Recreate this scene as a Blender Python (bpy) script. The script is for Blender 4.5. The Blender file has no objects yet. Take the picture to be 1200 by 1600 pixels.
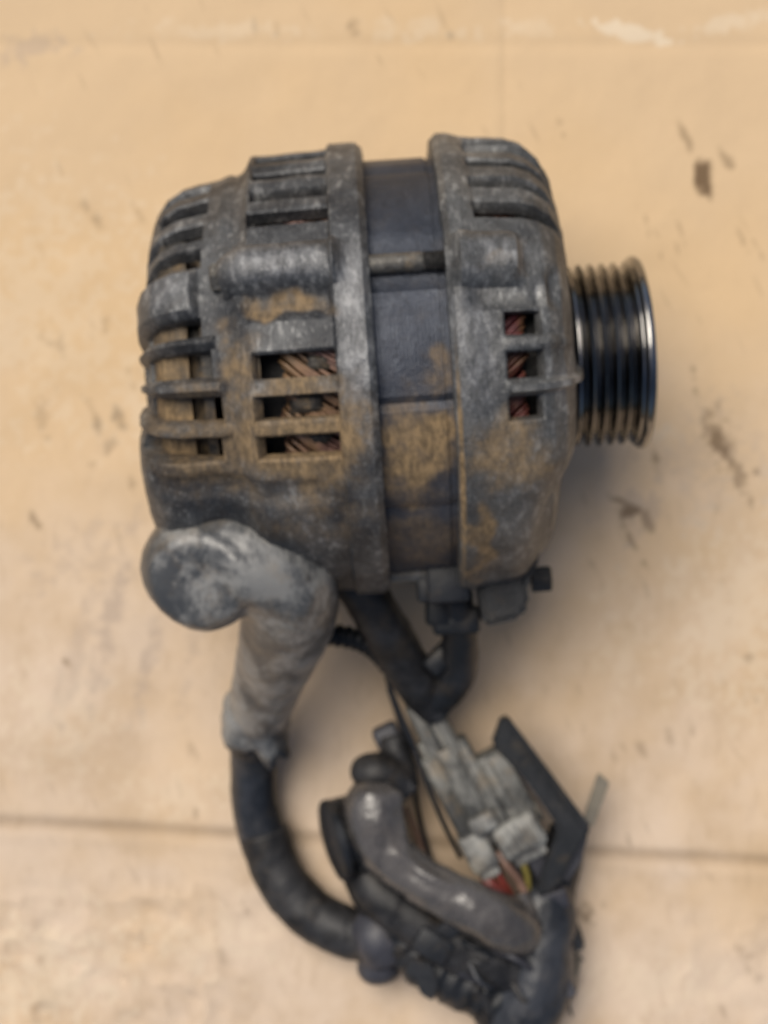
import bpy, bmesh, math, random
import numpy as np
from mathutils import Vector, Matrix, noise as mnoise

random.seed(4)
MM = 0.001
S = bpy.context.scene
COL = S.collection

# ------------------------------------------------------------------ camera, world, sun, exposure
CAM_H = 0.570
cd = bpy.data.cameras.new("camera")
cd.sensor_fit = 'VERTICAL'; cd.sensor_height = 36.0; cd.sensor_width = 27.0
cd.lens = 56.25
cd.clip_start = 0.02; cd.clip_end = 50
cd.dof.use_dof = True; cd.dof.focus_distance = 0.35; cd.dof.aperture_fstop = 13
cam = bpy.data.objects.new("camera", cd); COL.objects.link(cam)
cam.location = (0, 0, CAM_H); cam.rotation_euler = (0, 0, 0)
S.camera = cam

SUN_EL = math.radians(63); SUN_AZ = math.radians(-38)     # azimuth from +Y (top of the picture) towards -X (left)
w = bpy.data.worlds.new("World"); S.world = w; w.use_nodes = True
nt = w.node_tree; nt.nodes.clear()
sky = nt.nodes.new("ShaderNodeTexSky"); sky.sky_type = 'NISHITA'; sky.sun_disc = False
sky.sun_elevation = SUN_EL; sky.sun_rotation = SUN_AZ; sky.dust_density = 3.0; sky.air_density = 0.9
bg = nt.nodes.new("ShaderNodeBackground"); bg.inputs[1].default_value = 0.07
out = nt.nodes.new("ShaderNodeOutputWorld")
nt.links.new(sky.outputs[0], bg.inputs[0]); nt.links.new(bg.outputs[0], out.inputs[0])
sd = bpy.data.lights.new("sun", 'SUN'); sd.energy = 2.6; sd.angle = math.radians(42); sd.color = (1.0, 0.93, 0.82)
so = bpy.data.objects.new("sun", sd); COL.objects.link(so)
sv = Vector((math.sin(SUN_AZ) * math.cos(SUN_EL), math.cos(SUN_AZ) * math.cos(SUN_EL), math.sin(SUN_EL)))
so.rotation_euler = sv.to_track_quat('Z', 'Y').to_euler()
so.location = sv * 2
S.view_settings.view_transform = 'Standard'; S.view_settings.look = 'None'
S.view_settings.exposure = 0.18; S.view_settings.gamma = 1.0

# ------------------------------------------------------------------ helpers
F = 2500.0
def at(px, py, z=0.0):
    """mm position on the bench of a spot measured in the photograph, at height z mm"""
    k = (570.0 - z) / F
    return Vector(((px - 600) * k, (800 - py) * k, z))

def link(name, me, mat=None, parent=None, smooth=True):
    o = bpy.data.objects.new(name, me); COL.objects.link(o)
    if mat: me.materials.append(mat)
    if parent: o.parent = parent
    if smooth:
        for p in me.polygons: p.use_smooth = True
    return o

def obj(name, bm, mat=None, parent=None, smooth=True, sharp=None):
    bmesh.ops.recalc_face_normals(bm, faces=bm.faces)
    me = bpy.data.meshes.new(name); bm.to_mesh(me); bm.free()
    o = link(name, me, mat, parent, smooth)
    if sharp is not None and smooth:
        me.set_sharp_from_angle(angle=math.radians(sharp))
    return o

def tag(o, label=None, cat=None, group=None, kind=None):
    if label: o['label'] = label
    if cat: o['category'] = cat
    if group: o['group'] = group
    if kind: o['kind'] = kind
    return o

def add_box(bm, sx, sy, sz, M=None, bev=0.0, seg=2):
    r = bmesh.ops.create_cube(bm, size=1.0)
    vs = r['verts']
    for v in vs: v.co = Vector((v.co.x * sx, v.co.y * sy, v.co.z * sz))
    if bev > 0:
        es = list({e for v in vs for e in v.link_edges})
        rr = bmesh.ops.bevel(bm, geom=es, offset=bev, segments=seg, affect='EDGES', profile=0.5)
        vs = list({v for f in rr['faces'] for v in f.verts} | {v for v in vs if v.is_valid})
    if M is not None:
        for v in vs: v.co = M @ v.co
    return vs

def catmull(P, n):
    out = []
    P = [np.array(p, float) for p in P]
    Q = [2 * P[0] - P[1]] + P + [2 * P[-1] - P[-2]]
    for i in range(1, len(Q) - 2):
        for k in range(n):
            t = k / n
            a, b, c, d = Q[i - 1], Q[i], Q[i + 1], Q[i + 2]
            out.append(0.5 * ((2 * b) + (-a + c) * t + (2 * a - 5 * b + 4 * c - d) * t * t + (-a + 3 * b - 3 * c + d) * t ** 3))
    out.append(P[-1])
    return out

def add_tube(bm, pts, n=8, seg=16, rough=0.0, rscale=1.0, flat=1.0, ribs=0.0, rib_pitch=2.0, wrap=0.0, seed=0, cap=True):
    """pts: (x,y,z,r) mm ; swept tube with smooth path"""
    C = catmull(pts, n)
    L = len(C)
    pos = [Vector(c[:3]) for c in C]; rad = [max(0.05, c[3] * rscale) for c in C]
    up = Vector((0, 0, 1)); rings = []
    side = None; run = 0.0
    for i in range(L):
        t = (pos[min(i + 1, L - 1)] - pos[max(i - 1, 0)]).normalized()
        if i: run += (pos[i] - pos[i - 1]).length
        if side is None:
            side = t.cross(up)
            if side.length < 1e-3: side = t.cross(Vector((0, 1, 0)))
        side = (side - t * side.dot(t)).normalized()
        nrm = side.cross(t).normalized()
        ring = []
        for k in range(seg):
            a = 2 * math.pi * k / seg
            r = rad[i]
            if ribs: r += ribs * math.copysign(abs(math.sin(math.pi * run / rib_pitch)) ** 0.6, math.sin(math.pi * run / rib_pitch))
            if wrap:
                ph = (run / 13.0 + a / (2 * math.pi)) % 1.0
                r += wrap * (ph - 0.5)
            d = side * math.cos(a) + nrm * math.sin(a) * flat
            p = pos[i] + d * r
            if rough:
                nv = mnoise.noise(p * 0.11 + Vector((seed * 7.1, 0, 0))) + 0.5 * mnoise.noise(p * 0.27 + Vector((0, seed * 3.7, 0)))
                p = p + d.normalized() * nv * rough
            ring.append(bm.verts.new(p * MM))
        rings.append(ring)
    for i in range(L - 1):
        for k in range(seg):
            bm.faces.new((rings[i][k], rings[i][(k + 1) % seg], rings[i + 1][(k + 1) % seg], rings[i + 1][k]))
    if cap:
        bm.faces.new(rings[0][::-1]); bm.faces.new(rings[-1])
    return rings

def tube_obj(name, pix, mat, parent, **kw):
    """pix: (px,py,z,r)"""
    bm = bmesh.new()
    pts = [(*at(p[0], p[1], p[2]), p[3]) for p in pix]
    add_tube(bm, pts, **kw)
    return obj(name, bm, mat, parent)

def add_lathe(bm, prof, seg=64, M=None, close=False):
    """prof: (x, r) mm about the X axis"""
    rings = []
    for x, r in prof:
        ring = []
        for k in range(seg):
            a = 2 * math.pi * k / seg
            p = Vector((x, r * math.sin(a), r * math.cos(a)))
            if M is not None: p = M @ p
            ring.append(bm.verts.new(p * MM))
        rings.append(ring)
    for i in range(len(rings) - 1):
        for k in range(seg):
            bm.faces.new((rings[i][k], rings[i][(k + 1) % seg], rings[i + 1][(k + 1) % seg], rings[i + 1][k]))
    if close:
        bm.faces.new(rings[0][::-1]); bm.faces.new(rings[-1])
    return rings

def remesh(o, size, smooth_it=6, factor=0.5):
    m = o.modifiers.new("r", 'REMESH'); m.mode = 'VOXEL'; m.voxel_size = size * MM
    m2 = o.modifiers.new("s", 'SMOOTH'); m2.iterations = smooth_it; m2.factor = factor
    dg = bpy.context.evaluated_depsgraph_get(); dg.update()
    me = bpy.data.meshes.new_from_object(o.evaluated_get(dg))
    o.modifiers.clear()
    mats = [m for m in o.data.materials]
    o.data = me
    if not me.materials:
        for mm in mats: me.materials.append(mm)
    for p in me.polygons: p.use_smooth = True
    return o

def add_ball(bm, c, rx, ry=None, rz=None, R=None, u=24, v=16):
    r = bmesh.ops.create_uvsphere(bm, u_segments=u, v_segments=v, radius=1.0)
    ry = ry or rx; rz = rz or rx
    for q in r['verts']:
        p = Vector((q.co.x * rx, q.co.y * ry, q.co.z * rz))
        if R is not None: p = R @ p
        q.co = (p + Vector(c)) * MM

# ------------------------------------------------------------------ materials
class NB:
    def __init__(s, name):
        s.m = bpy.data.materials.new(name); s.m.use_nodes = True
        s.t = s.m.node_tree; s.t.nodes.clear()
        s.out = s.t.nodes.new("ShaderNodeOutputMaterial")
        s.b = s.t.nodes.new("ShaderNodeBsdfPrincipled"); s.l(s.b.outputs[0], s.out.inputs[0])
        s.co = s.t.nodes.new("ShaderNodeTexCoord").outputs['Object']
    def l(s, a, b): s.t.links.new(a, b)
    def mp(s, scale=(1, 1, 1), rot=(0, 0, 0), loc=(0, 0, 0), src=None):
        n = s.t.nodes.new("ShaderNodeMapping"); s.l(src or s.co, n.inputs[0])
        n.inputs['Location'].default_value = loc; n.inputs['Rotation'].default_value = rot; n.inputs['Scale'].default_value = scale
        return n.outputs[0]
    def noise(s, scale, detail=4, rough=0.6, vec=None, dist=0.0):
        n = s.t.nodes.new("ShaderNodeTexNoise"); s.l(vec or s.co, n.inputs['Vector'])
        n.inputs['Scale'].default_value = scale; n.inputs['Detail'].default_value = detail
        n.inputs['Roughness'].default_value = rough; n.inputs['Distortion'].default_value = dist
        return n.outputs['Fac']
    def math(s, op, a, b=None, clamp=False):
        n = s.t.nodes.new("ShaderNodeMath"); n.operation = op; n.use_clamp = clamp
        for i, v in enumerate((a, b)):
            if v is None: continue
            if isinstance(v, (int, float)): n.inputs[i].default_value = v
            else: s.l(v, n.inputs[i])
        return n.outputs[0]
    def ramp(s, fac, lo, hi, a=0.0, b=1.0):
        n = s.t.nodes.new("ShaderNodeMapRange"); n.interpolation_type = 'SMOOTHSTEP'
        s.l(fac, n.inputs[0]); n.inputs[1].default_value = lo; n.inputs[2].default_value = hi
        n.inputs[3].default_value = a; n.inputs[4].default_value = b
        return n.outputs[0]
    def mix(s, fac, a, b):
        n = s.t.nodes.new("ShaderNodeMix"); n.data_type = 'RGBA'
        for i, v in ((0, fac), (6, a), (7, b)):
            if isinstance(v, (int, float)): n.inputs[i].default_value = v
            elif isinstance(v, tuple): n.inputs[i].default_value = (*v, 1)
            else: s.l(v, n.inputs[i])
        return n.outputs[2]
    def blob(s, c, r, vec=None):
        """1 in the middle, 0 at distance r (mm, per axis)"""
        n = s.t.nodes.new("ShaderNodeVectorMath"); n.operation = 'SUBTRACT'; s.l(vec or s.co, n.inputs[0])
        n.inputs[1].default_value = [v * MM for v in c]
        m = s.t.nodes.new("ShaderNodeVectorMath"); m.operation = 'MULTIPLY'; s.l(n.outputs[0], m.inputs[0])
        m.inputs[1].default_value = [1 / (v * MM) if v else 0 for v in r]
        q = s.t.nodes.new("ShaderNodeVectorMath"); q.operation = 'LENGTH'; s.l(m.outputs[0], q.inputs[0])
        return s.ramp(q.outputs['Value'], 0.35, 1.0, 1.0, 0.0)
    def bump(s, h, dist=0.0003, strength=1.0, prev=None):
        n = s.t.nodes.new("ShaderNodeBump"); s.l(h, n.inputs['Height'])
        n.inputs['Distance'].default_value = dist; n.inputs['Strength'].default_value = strength
        if prev: s.l(prev, n.inputs['Normal'])
        return n.outputs[0]
    def fin(s, col, rough, metal=0.0, normal=None, spec=0.5):
        for k, v in (('Base Color', col), ('Roughness', rough), ('Metallic', metal), ('Specular IOR Level', spec)):
            if isinstance(v, (int, float)): s.b.inputs[k].default_value = v
            elif isinstance(v, tuple): s.b.inputs[k].default_value = (*v, 1)
            else: s.l(v, s.b.inputs[k])
        if normal: s.l(normal, s.b.inputs['Normal'])
        return s.m

DIRT = (0.27, 0.17, 0.075)
def cast_material(name, dark, mid, light, blobs, base_dirt=0.0, metal=0.35, scuff=0.55, highlight_scuffs=()):
    n = NB(name)
    warp = n.t.nodes.new("ShaderNodeTexNoise"); n.l(n.co, warp.inputs['Vector']); warp.inputs['Scale'].default_value = 70
    wv = n.t.nodes.new("ShaderNodeVectorMath"); wv.operation = 'MULTIPLY_ADD'
    n.l(warp.outputs['Color'], wv.inputs[0]); wv.inputs[1].default_value = (.022, .022, .022); n.l(n.co, wv.inputs[2])
    off = n.t.nodes.new("ShaderNodeVectorMath"); off.operation = 'SUBTRACT'; n.l(wv.outputs[0], off.inputs[0]); off.inputs[1].default_value = (.011, .011, .011)
    wp = off.outputs[0]
    streak = n.mp(scale=(1.0, 0.45, 0.6), rot=(0, 0, 0.55))
    a = n.noise(55, 6, 0.65); b = n.noise(420, 5, 0.7, vec=streak); c = n.noise(1500, 3, 0.6, vec=streak)
    col = n.mix(n.ramp(a, 0.35, 0.65), dark, mid)
    sc = n.ramp(b, 0.50, 0.68); sc = n.math('MULTIPLY', sc, n.ramp(a, 0.38, 0.62)); sc = n.math('MULTIPLY', sc, scuff + 0.3)
    col = n.mix(sc, col, light)
    sp = n.math('MULTIPLY', n.ramp(c, 0.58, 0.72), 0.5)
    col = n.mix(sp, col, light)
    pits = n.math('MULTIPLY', n.ramp(c, 0.42, 0.32), 0.6)
    col = n.mix(pits, col, (0.018, 0.017, 0.016))
    for cc, rr, st in highlight_scuffs:  # painted highlight patches on bosses and rib end, plus pale scuffed rims
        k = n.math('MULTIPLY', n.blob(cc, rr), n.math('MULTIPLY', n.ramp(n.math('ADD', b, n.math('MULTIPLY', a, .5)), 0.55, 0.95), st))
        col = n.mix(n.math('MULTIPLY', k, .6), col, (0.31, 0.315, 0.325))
    dm = None
    for cc, rr, st in blobs:
        v = n.math('MULTIPLY', n.blob(cc, rr, wp if min(rr) > 3 else None), st)
        dm = v if dm is None else n.math('MAXIMUM', dm, v)
    dn = n.noise(160, 6, 0.7)
    if dm is not None:
        dd = n.math('MULTIPLY', dm, n.ramp(n.math('ADD', dn, n.math('MULTIPLY', dm, 0.35)), 0.36, 0.92))
    else:
        dd = n.math('MULTIPLY', n.ramp(dn, 0.5, 0.7), base_dirt)
    if dm is not None and base_dirt:
        dd = n.math('MAXIMUM', dd, n.math('MULTIPLY', n.ramp(dn, 0.5, 0.7), base_dirt))
    dcol = n.mix(n.ramp(n.noise(600, 4, 0.7, vec=streak), 0.35, 0.65), (0.13, 0.09, 0.048), (0.30, 0.205, 0.105))
    col = n.mix(dd, col, dcol)
    rough = n.math('ADD', n.math('MULTIPLY', dn, 0.25), n.math('ADD', n.math('MULTIPLY', dd, 0.35), 0.36))
    met = n.math('MULTIPLY', n.math('SUBTRACT', 1.0, dd), metal)
    nb = n.bump(n.noise(900, 4, 0.7), 0.00035, 0.7)
    nb = n.bump(a, 0.0016, 0.5, nb)
    return n.fin(col, rough, met, nb)

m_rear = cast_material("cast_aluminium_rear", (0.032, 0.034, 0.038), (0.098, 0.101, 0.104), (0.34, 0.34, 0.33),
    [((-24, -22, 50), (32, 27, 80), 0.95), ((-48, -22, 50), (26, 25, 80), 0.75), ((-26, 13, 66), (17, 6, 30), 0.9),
     ((-40, -3, 50), (10, 14, 60), 0.8), ((-20, -45, 50), (30, 14, 80), 0.4)], 0.05, highlight_scuffs=[((-27, 25, 65), (18, 8, 14), 1.0), ((-8, 5, 66), (7, 40, 30), .9), ((-60, 22, 55), (12, 8, 20), .6)])
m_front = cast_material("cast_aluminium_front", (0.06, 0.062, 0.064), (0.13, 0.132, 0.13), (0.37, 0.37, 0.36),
    [((32, -31, 50), (19, 15, 80), 0.8), ((23, -56, 40), (6, 20, 80), 0.95), ((30, 18, 60), (10, 4, 30), 0.3), ((19.3, -34, 40), (1.3, 50, 90), 1.0)], 0.05, highlight_scuffs=[((33, 24, 66), (14, 7, 16), 1.0), ((24, 0, 66), (10, 32, 30), .9), ((50, -10, 50), (8, 12, 24), .8)])
m_core = cast_material("stator_laminations", (0.035, 0.042, 0.058), (0.06, 0.068, 0.088), (0.10, 0.11, 0.13),
    [((8, -27, 50), (17, 21, 90), 1.0), ((14, -8, 60), (9, 8, 60), 0.6), ((8, -52, 40), (17, 16, 90), 0.55)], 0.05, metal=0.5, scuff=0.2)
m_fast = cast_material("bolt_steel", (0.09, 0.085, 0.075), (0.17, 0.16, 0.14), (0.34, 0.33, 0.31), [], 0.5, metal=0.6)
m_thread = cast_material("dark_thread_steel", (0.03, 0.03, 0.03), (0.06, 0.058, 0.055), (0.16, 0.15, 0.14), [], 0.3, metal=0.6)
m_inner = cast_material("dark_inside", (0.008, 0.008, 0.009), (0.014, 0.014, 0.014), (0.03, 0.028, 0.025), [], 0.1, metal=0.1)  # near-black base colour for the rotor behind the windows

m_caked = cast_material("dirt_caked_cover", (0.02, 0.02, 0.02), (0.05, 0.045, 0.04), (0.12, 0.11, 0.09), [((-60, -12, 50), (10, 40, 60), 1.0), ((-57, 28, 40), (10, 16, 60), .6)], 0.9)
m_dark = cast_material("oily_dark_casting", (0.008, 0.009, 0.011), (0.016, 0.017, 0.019), (0.04, 0.042, 0.045), [], 0.1, scuff=.2)
def winding_mat(name, c1, c2):
    n = NB(name)
    a = n.noise(220, 5, 0.65); b = n.noise(60, 3, 0.5)
    col = n.mix(n.ramp(a, 0.35, 0.65), c1, c2)
    col = n.mix(n.math('MULTIPLY', n.ramp(b, 0.4, 0.62), 0.6), col, (0.25, 0.16, 0.075))
    return n.fin(col, 0.42, 0.1, n.bump(a, 0.0003, 0.6))
m_wind_r = winding_mat("dusty_copper_winding", (0.07, 0.035, 0.03), (0.26, 0.15, 0.12))
m_wind_f = winding_mat("red_enamel_winding", (0.06, 0.009, 0.013), (0.17, 0.035, 0.042))

n = NB("black_pulley_steel")
a = n.noise(300, 4, 0.6); b = n.noise(40, 3, 0.6, vec=n.mp(scale=(8, 1, 1)))
m_pulley = n.fin(n.mix(n.ramp(b, 0.3, 0.7), (0.14, 0.137, 0.133), (0.36, 0.35, 0.34)), n.ramp(a, 0.3, 0.7, 0.12, 0.22), 1.0, n.bump(a, 0.00008, 0.4))

def rubber(name, dark, light, amt, rough=0.5, scale=60, dirt=0.15, spec=0.5, bumpd=0.0004):
    n = NB(name)
    a = n.noise(scale, 5, 0.65, dist=0.4); b = n.noise(500, 5, 0.7, vec=n.mp(scale=(1, .5, .7), rot=(0, 0, .5)))
    f = n.math('MULTIPLY', n.ramp(n.math('ADD', a, n.math('MULTIPLY', b, 0.35)), 0.56, 0.80), amt)
    col = n.mix(f, dark, light)
    col = n.mix(n.math('MULTIPLY', n.ramp(n.noise(110, 5, .7), 0.5, 0.68), dirt), col, (0.24, 0.17, 0.09))
    r = n.math('ADD', n.math('MULTIPLY', b, 0.22), rough - 0.1)
    nb = n.bump(b, 0.00012, 0.6); nb = n.bump(a, bumpd * 2, 0.5, nb)
    return n.fin(col, r, 0.0, nb, spec)
m_boot = rubber("scuffed_grey_rubber", (0.055, 0.058, 0.061), (0.27, 0.268, 0.255), 0.9, 0.36, 50, 0.2, 0.7)
m_cable = rubber("black_cable_sheath", (0.014, 0.016, 0.020), (0.042, 0.046, 0.055), 0.8, 0.38, 35, 0.04, 0.5)
m_tape = rubber("black_cloth_tape", (0.010, 0.010, 0.011), (0.036, 0.036, 0.038), 0.8, 0.5, 80, 0.08, 0.4)
m_brown = rubber("shiny_brown_grey_sleeve", (0.052, 0.048, 0.046), (0.115, 0.106, 0.10), 0.7, 0.26, 30, 0.06, 0.8)
m_slate = rubber("slate_grey_plastic", (0.032, 0.033, 0.042), (0.062, 0.063, 0.075), 0.7, 0.48, 45, 0.05)
m_plug = rubber("dusty_grey_plastic", (0.045, 0.045, 0.042), (0.18, 0.178, 0.162), 1.0, 0.5, 45, 0.4)
m_plug2 = rubber("pale_grey_plastic", (0.09, 0.09, 0.086), (0.28, 0.28, 0.26), 1.0, 0.48, 90, 0.25)
m_black = rubber("black_moulded_plastic", (0.010, 0.012, 0.015), (0.026, 0.028, 0.033), 0.7, 0.42, 40, 0.1, 0.3)
m_tie = rubber("grey_nylon", (0.17, 0.15, 0.115), (0.27, 0.24, 0.19), 0.8, 0.45, 60, 0.2)
m_red = rubber("red_wire_insulation", (0.11, 0.018, 0.014), (0.20, 0.04, 0.03), 0.8, 0.4)
m_yel = rubber("yellow_wire_insulation", (0.16, 0.13, 0.03), (0.28, 0.23, 0.06), 0.8, 0.4)
m_pink = rubber("pinkish_brown_wire_insulation", (0.13, 0.075, 0.055), (0.26, 0.16, 0.12), 0.8, 0.4)

# ------------------------------------------------------------------ cardboard
def vnoise(X, Y, sc, seed, octv=4, pers=0.55):
    rng = np.random.RandomState(seed); tot = np.zeros_like(X); amp = 1.0; s = 0
    for o in range(octv):
        T = rng.rand(256, 256)
        x = X / sc * 2 ** o + 37.3 * o + 500; y = Y / sc * 2 ** o + 11.7 * o + 500
        xi = np.floor(x).astype(int); yi = np.floor(y).astype(int); fx = x - xi; fy = y - yi
        fx = fx * fx * (3 - 2 * fx); fy = fy * fy * (3 - 2 * fy)
        g = lambda a, b: T[a % 256, b % 256]
        v = (g(xi, yi) * (1 - fx) + g(xi + 1, yi) * fx) * (1 - fy) + (g(xi, yi + 1) * (1 - fx) + g(xi + 1, yi + 1) * fx) * fy
        tot += amp * v; s += amp; amp *= pers
    return tot / s
def lines(a, st, far):
    mid = list(np.arange(-a, a + st / 2, st)); o = []; p = a; d = st
    while p < far:
        d = min(d * 1.3, 60); p += d; o.append(p)
    return np.array([-v for v in o[::-1]] + mid + o)
gx = lines(150, 0.8, 900); gy = lines(200, 0.8, 900)
X, Y = np.meshgrid(gx, gy)
PX = 600 + X * F / 570; PY = 800 - Y * F / 570
sm = lambda t: np.clip(t, 0, 1) ** 2 * (3 - 2 * np.clip(t, 0, 1))
def spot(cx, cy, rx, ry, deg=0.0, soft=0.6, warp=0.35, seed=1):
    R_ = max(rx, ry) * (1 + warp) + 8
    ii = np.where(np.abs(PY[:, 0] - cy) < R_)[0]; jj = np.where(np.abs(PX[0] - cx) < R_)[0]
    out = np.zeros_like(X)
    if len(ii) == 0 or len(jj) == 0: return out
    W = (slice(ii[0], ii[-1] + 1), slice(jj[0], jj[-1] + 1))
    t = math.radians(deg); dx = PX[W] - cx; dy = PY[W] - cy
    u = (dx * math.cos(t) + dy * math.sin(t)) / rx; v = (-dx * math.sin(t) + dy * math.cos(t)) / ry
    q = np.sqrt(u * u + v * v) + (vnoise(X[W] + seed * 13, Y[W] - seed * 7, 6, 5, 3) - 0.5) * 2 * warp + (vnoise(X[W] - seed * 5, Y[W] + seed * 9, 2.6, 6, 2) - 0.5) * 3.2 * warp
    out[W] = sm((1 - q) / soft)
    return out
dark = np.zeros_like(X); pale = np.zeros_like(X); grey = np.zeros_like(X)
def mx(A, v): np.maximum(A, v, out=A)
# brown spot with its drip, small scuffs, the peeled patch, grime and dark marks in the lower half
mx(dark, spot(1101, 276, 19, 38, -6, .45, .2) * 1.0)
mx(dark, spot(1072, 212, 7, 38, -24, .9) * .5); mx(dark, spot(1137, 250, 10, 24, -32, .8) * .5)
mx(pale, spot(982, 48, 76, 15, 11, .4, .3) * .95); mx(grey, spot(1010, 800, 60, 50, -20, 1, .8) * .5); mx(pale, spot(1150, 32, 110, 20, -12, .9) * .55)
mx(pale, spot(670, 45, 120, 22, 0, 1, .5) * .42); mx(pale, spot(360, 45, 190, 20, 0, 1, .5) * .38); mx(pale, spot(820, 40, 60, 22, 0, 1) * .4)
mx(grey, spot(40, 75, 90, 28, -8, .9) * .55); mx(grey, spot(95, 62, 26, 12, 20, .9) * .5)
for c in [(552, 42, 13, 20, .5), (398, 42, 6, 22, .25), (432, 42, 8, 20, .3), (705, 52, 8, 18, .35)]:
    mx(dark, spot(c[0], c[1], c[2], c[3], -8, .9) * c[4])
for c in [(146, 338, 10, 30, -35, .4), (215, 330, 6, 34, -30, .25), (92, 540, 14, 28, -50, .3), (145, 640, 9, 34, -14, .55), (190, 655, 14, 24, -20, .6),
          (172, 700, 14, 16, 0, .4), (65, 655, 14, 40, -10, .3), (140, 725, 8, 22, -35, .3), (56, 815, 9, 25, -35, .6), (108, 1038, 7, 14, -35, .7),
          (205, 755, 10, 14, 0, .35), (160, 505, 10, 14, 0, .3), (210, 580, 18, 10, 20, .35), (295, 1170, 6, 14, -15, .3), (308, 1275, 7, 13, -10, .5),
          (386, 1430, 7, 18, -20, .5), (985, 797, 28, 20, 0, .9), (975, 785, 30, 8, 25, .7), (1010, 810, 10, 26, -20, .6), (985, 840, 5, 34, -30, .6), (1012, 887, 6, 13, -30, .5), (1128, 685, 22, 46, -8, .9), (1110, 650, 14, 22, -8, .5), (1145, 720, 12, 50, -20, .6),
          (1150, 750, 7, 40, -25, .6), (1180, 735, 7, 22, -12, .55), (1028, 725, 7, 26, -12, .6), (1172, 780, 6, 22, -25, .5), (1120, 790, 12, 34, 10, .35),
          (1172, 1030, 10, 14, -10, .4), (1003, 1173, 14, 12, 30, .5), (1048, 1155, 9, 18, -20, .35), (1083, 1140, 8, 18, -20, .35), (985, 1320, 4, 26, -18, .5),
          (1006, 1280, 3, 22, -20, .4), (878, 200, 6, 15, -20, .35), (1010, 345, 4, 26, -12, .4), (1035, 400, 5, 26, -15, .6), (1065, 360, 4, 30, -20, .35),
          (1060, 390, 3, 22, -15, .4), (1160, 370, 5, 22, -20, .45), (1185, 385, 4, 20, -30, .4), (1085, 590, 7, 30, -12, .5), (1095, 500, 4, 22, -15, .3),
          (945, 1415, 5, 12, -20, .3), (915, 1430, 26, 15, 25, .55), (918, 1435, 8, 10, 0, .7), (905, 1500, 8, 44, -10, .35), (1130, 1580, 4, 20, -25, .4),  # includes a dark ring of two soft blobs right of the harness
          (1170, 1510, 14, 46, -35, .35), (345, 1490, 7, 20, -20, .3), (1000, 450, 5, 20, -15, .3), (925, 880, 5, 20, -30, .35), (960, 1180, 7, 16, -25, .3)]:
    mx(dark, spot(c[0], c[1], c[2], c[3], c[4], 1.0, .55, seed=int(c[0]) % 9) * c[5] * .9)
mx(pale, spot(1040, 680, 34, 34, 0, 1, .5) * .5); mx(pale, spot(215, 650, 40, 90, -10, 1, .6) * .35); mx(pale, spot(1150, 860, 30, 60, -30, 1) * .25)
mx(grey, spot(150, 880, 120, 60, 0, 1, .7) * .35); mx(grey, spot(1100, 720, 120, 90, 0, 1, .7) * .32)
for c in [(60, 1520, 150, 110, .5), (330, 1480, 120, 60, .35), (1150, 950, 110, 170, .4), (90, 1120, 110, 90, .35), (60, 470, 160, 220, .3), (1040, 1540, 140, 60, .3), (300, 1240, 120, 40, .3), (980, 1010, 60, 90, .3)]:
    mx(pale, spot(c[0], c[1], c[2], c[3], 0, 1, .8) * c[4])
for x0, y0, L, wd, st in [(175, 960, 200, 26, .75), (228, 1040, 130, 20, .65), (120, 1020, 160, 22, .5), (300, 1010, 130, 20, .45), (90, 1080, 120, 16, .4)]:
    mx(grey, spot(x0, y0, wd, L, 13, 1, .35) * st)
# long faint smears running with the paper
for i in range(110):
    r = np.random.RandomState(i + 40)
    px, py = r.uniform(-60, 1260), r.uniform(330, 1650) if i % 5 else r.uniform(0, 400)
    L = r.uniform(8, 40); wd = r.uniform(2, 6)
    m = (np.abs(PX - px) < 70) & (np.abs(PY - py) < 70)
    if not m.any(): continue
    t = math.radians(r.uniform(-38, -12)); dx = PX[m] - px; dy = PY[m] - py
    u = (dx * math.cos(t) + dy * math.sin(t)) / wd; v = (-dx * math.sin(t) + dy * math.cos(t)) / L
    dark[m] = np.maximum(dark[m], sm((1 - np.sqrt(u * u + v * v)) / .9) * r.uniform(.08, .32))
# score line (a real crease) across the lower half, faint creases at the top
cy = 1284 + 0.052 * PX
cr = np.exp(-((PY - cy) / 10.5) ** 2)
Z = -0.7 * np.exp(-((PY - cy) / 9) ** 2) + 0.35 * np.exp(-((PY - cy - 20) / 12) ** 2)
mx(dark, cr * (0.26 + 0.3 * vnoise(X, Y, 14, 3)))
Z += -0.35 * np.exp(-((PY - 68) / 12) ** 2) - 0.25 * np.exp(-((PX - 787) / 7) ** 2) * (PY < 700)
mx(dark, 0.09 * np.exp(-((PX - 787) / 4) ** 2) * (PY < 400))
# board waviness, dents and the wrinkles in the lower left
Z += (vnoise(X, Y, 60, 21, 3) - .5) * 3.2 + (vnoise(X, Y, 14, 22, 3) - .5) * 0.6
ang = math.radians(14); U = X * math.cos(ang) - Y * math.sin(ang) * -1
Z += 0.45 * np.sin((PX + 0.25 * PY) / 52 + 2.2 * vnoise(X, Y, 50, 9, 2)) * sm((PY - 820) / 250) * sm((620 - PX) / 300)
w2 = sm((PY - 1330) / 120) * sm((520 - PX) / 260)
Z += w2 * np.abs(vnoise(X + Y * .5, Y, 16, 31, 3) - .5) * -5.5
Z += sm((PY - 1350) / 150) * sm((PX - 980) / 120) * np.abs(vnoise(X, Y, 20, 35, 3) - .5) * -4.0
for c in [(230, 1480, 9, 30, -30, -1.0), (190, 1530, 8, 26, -30, -.8), (215, 1460, 8, 16, -20, .7), (250, 1540, 20, 12, 30, .6), (400, 1570, 16, 26, -25, -.6), (50, 1420, 26, 40, -20, -.6), (60, 1590, 16, 30, -30, -.6)]:
    Z += spot(c[0], c[1], c[2], c[3], c[4], 1.0, .3) * c[5]
Z = Z - 1.2
ny, nx = X.shape
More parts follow.
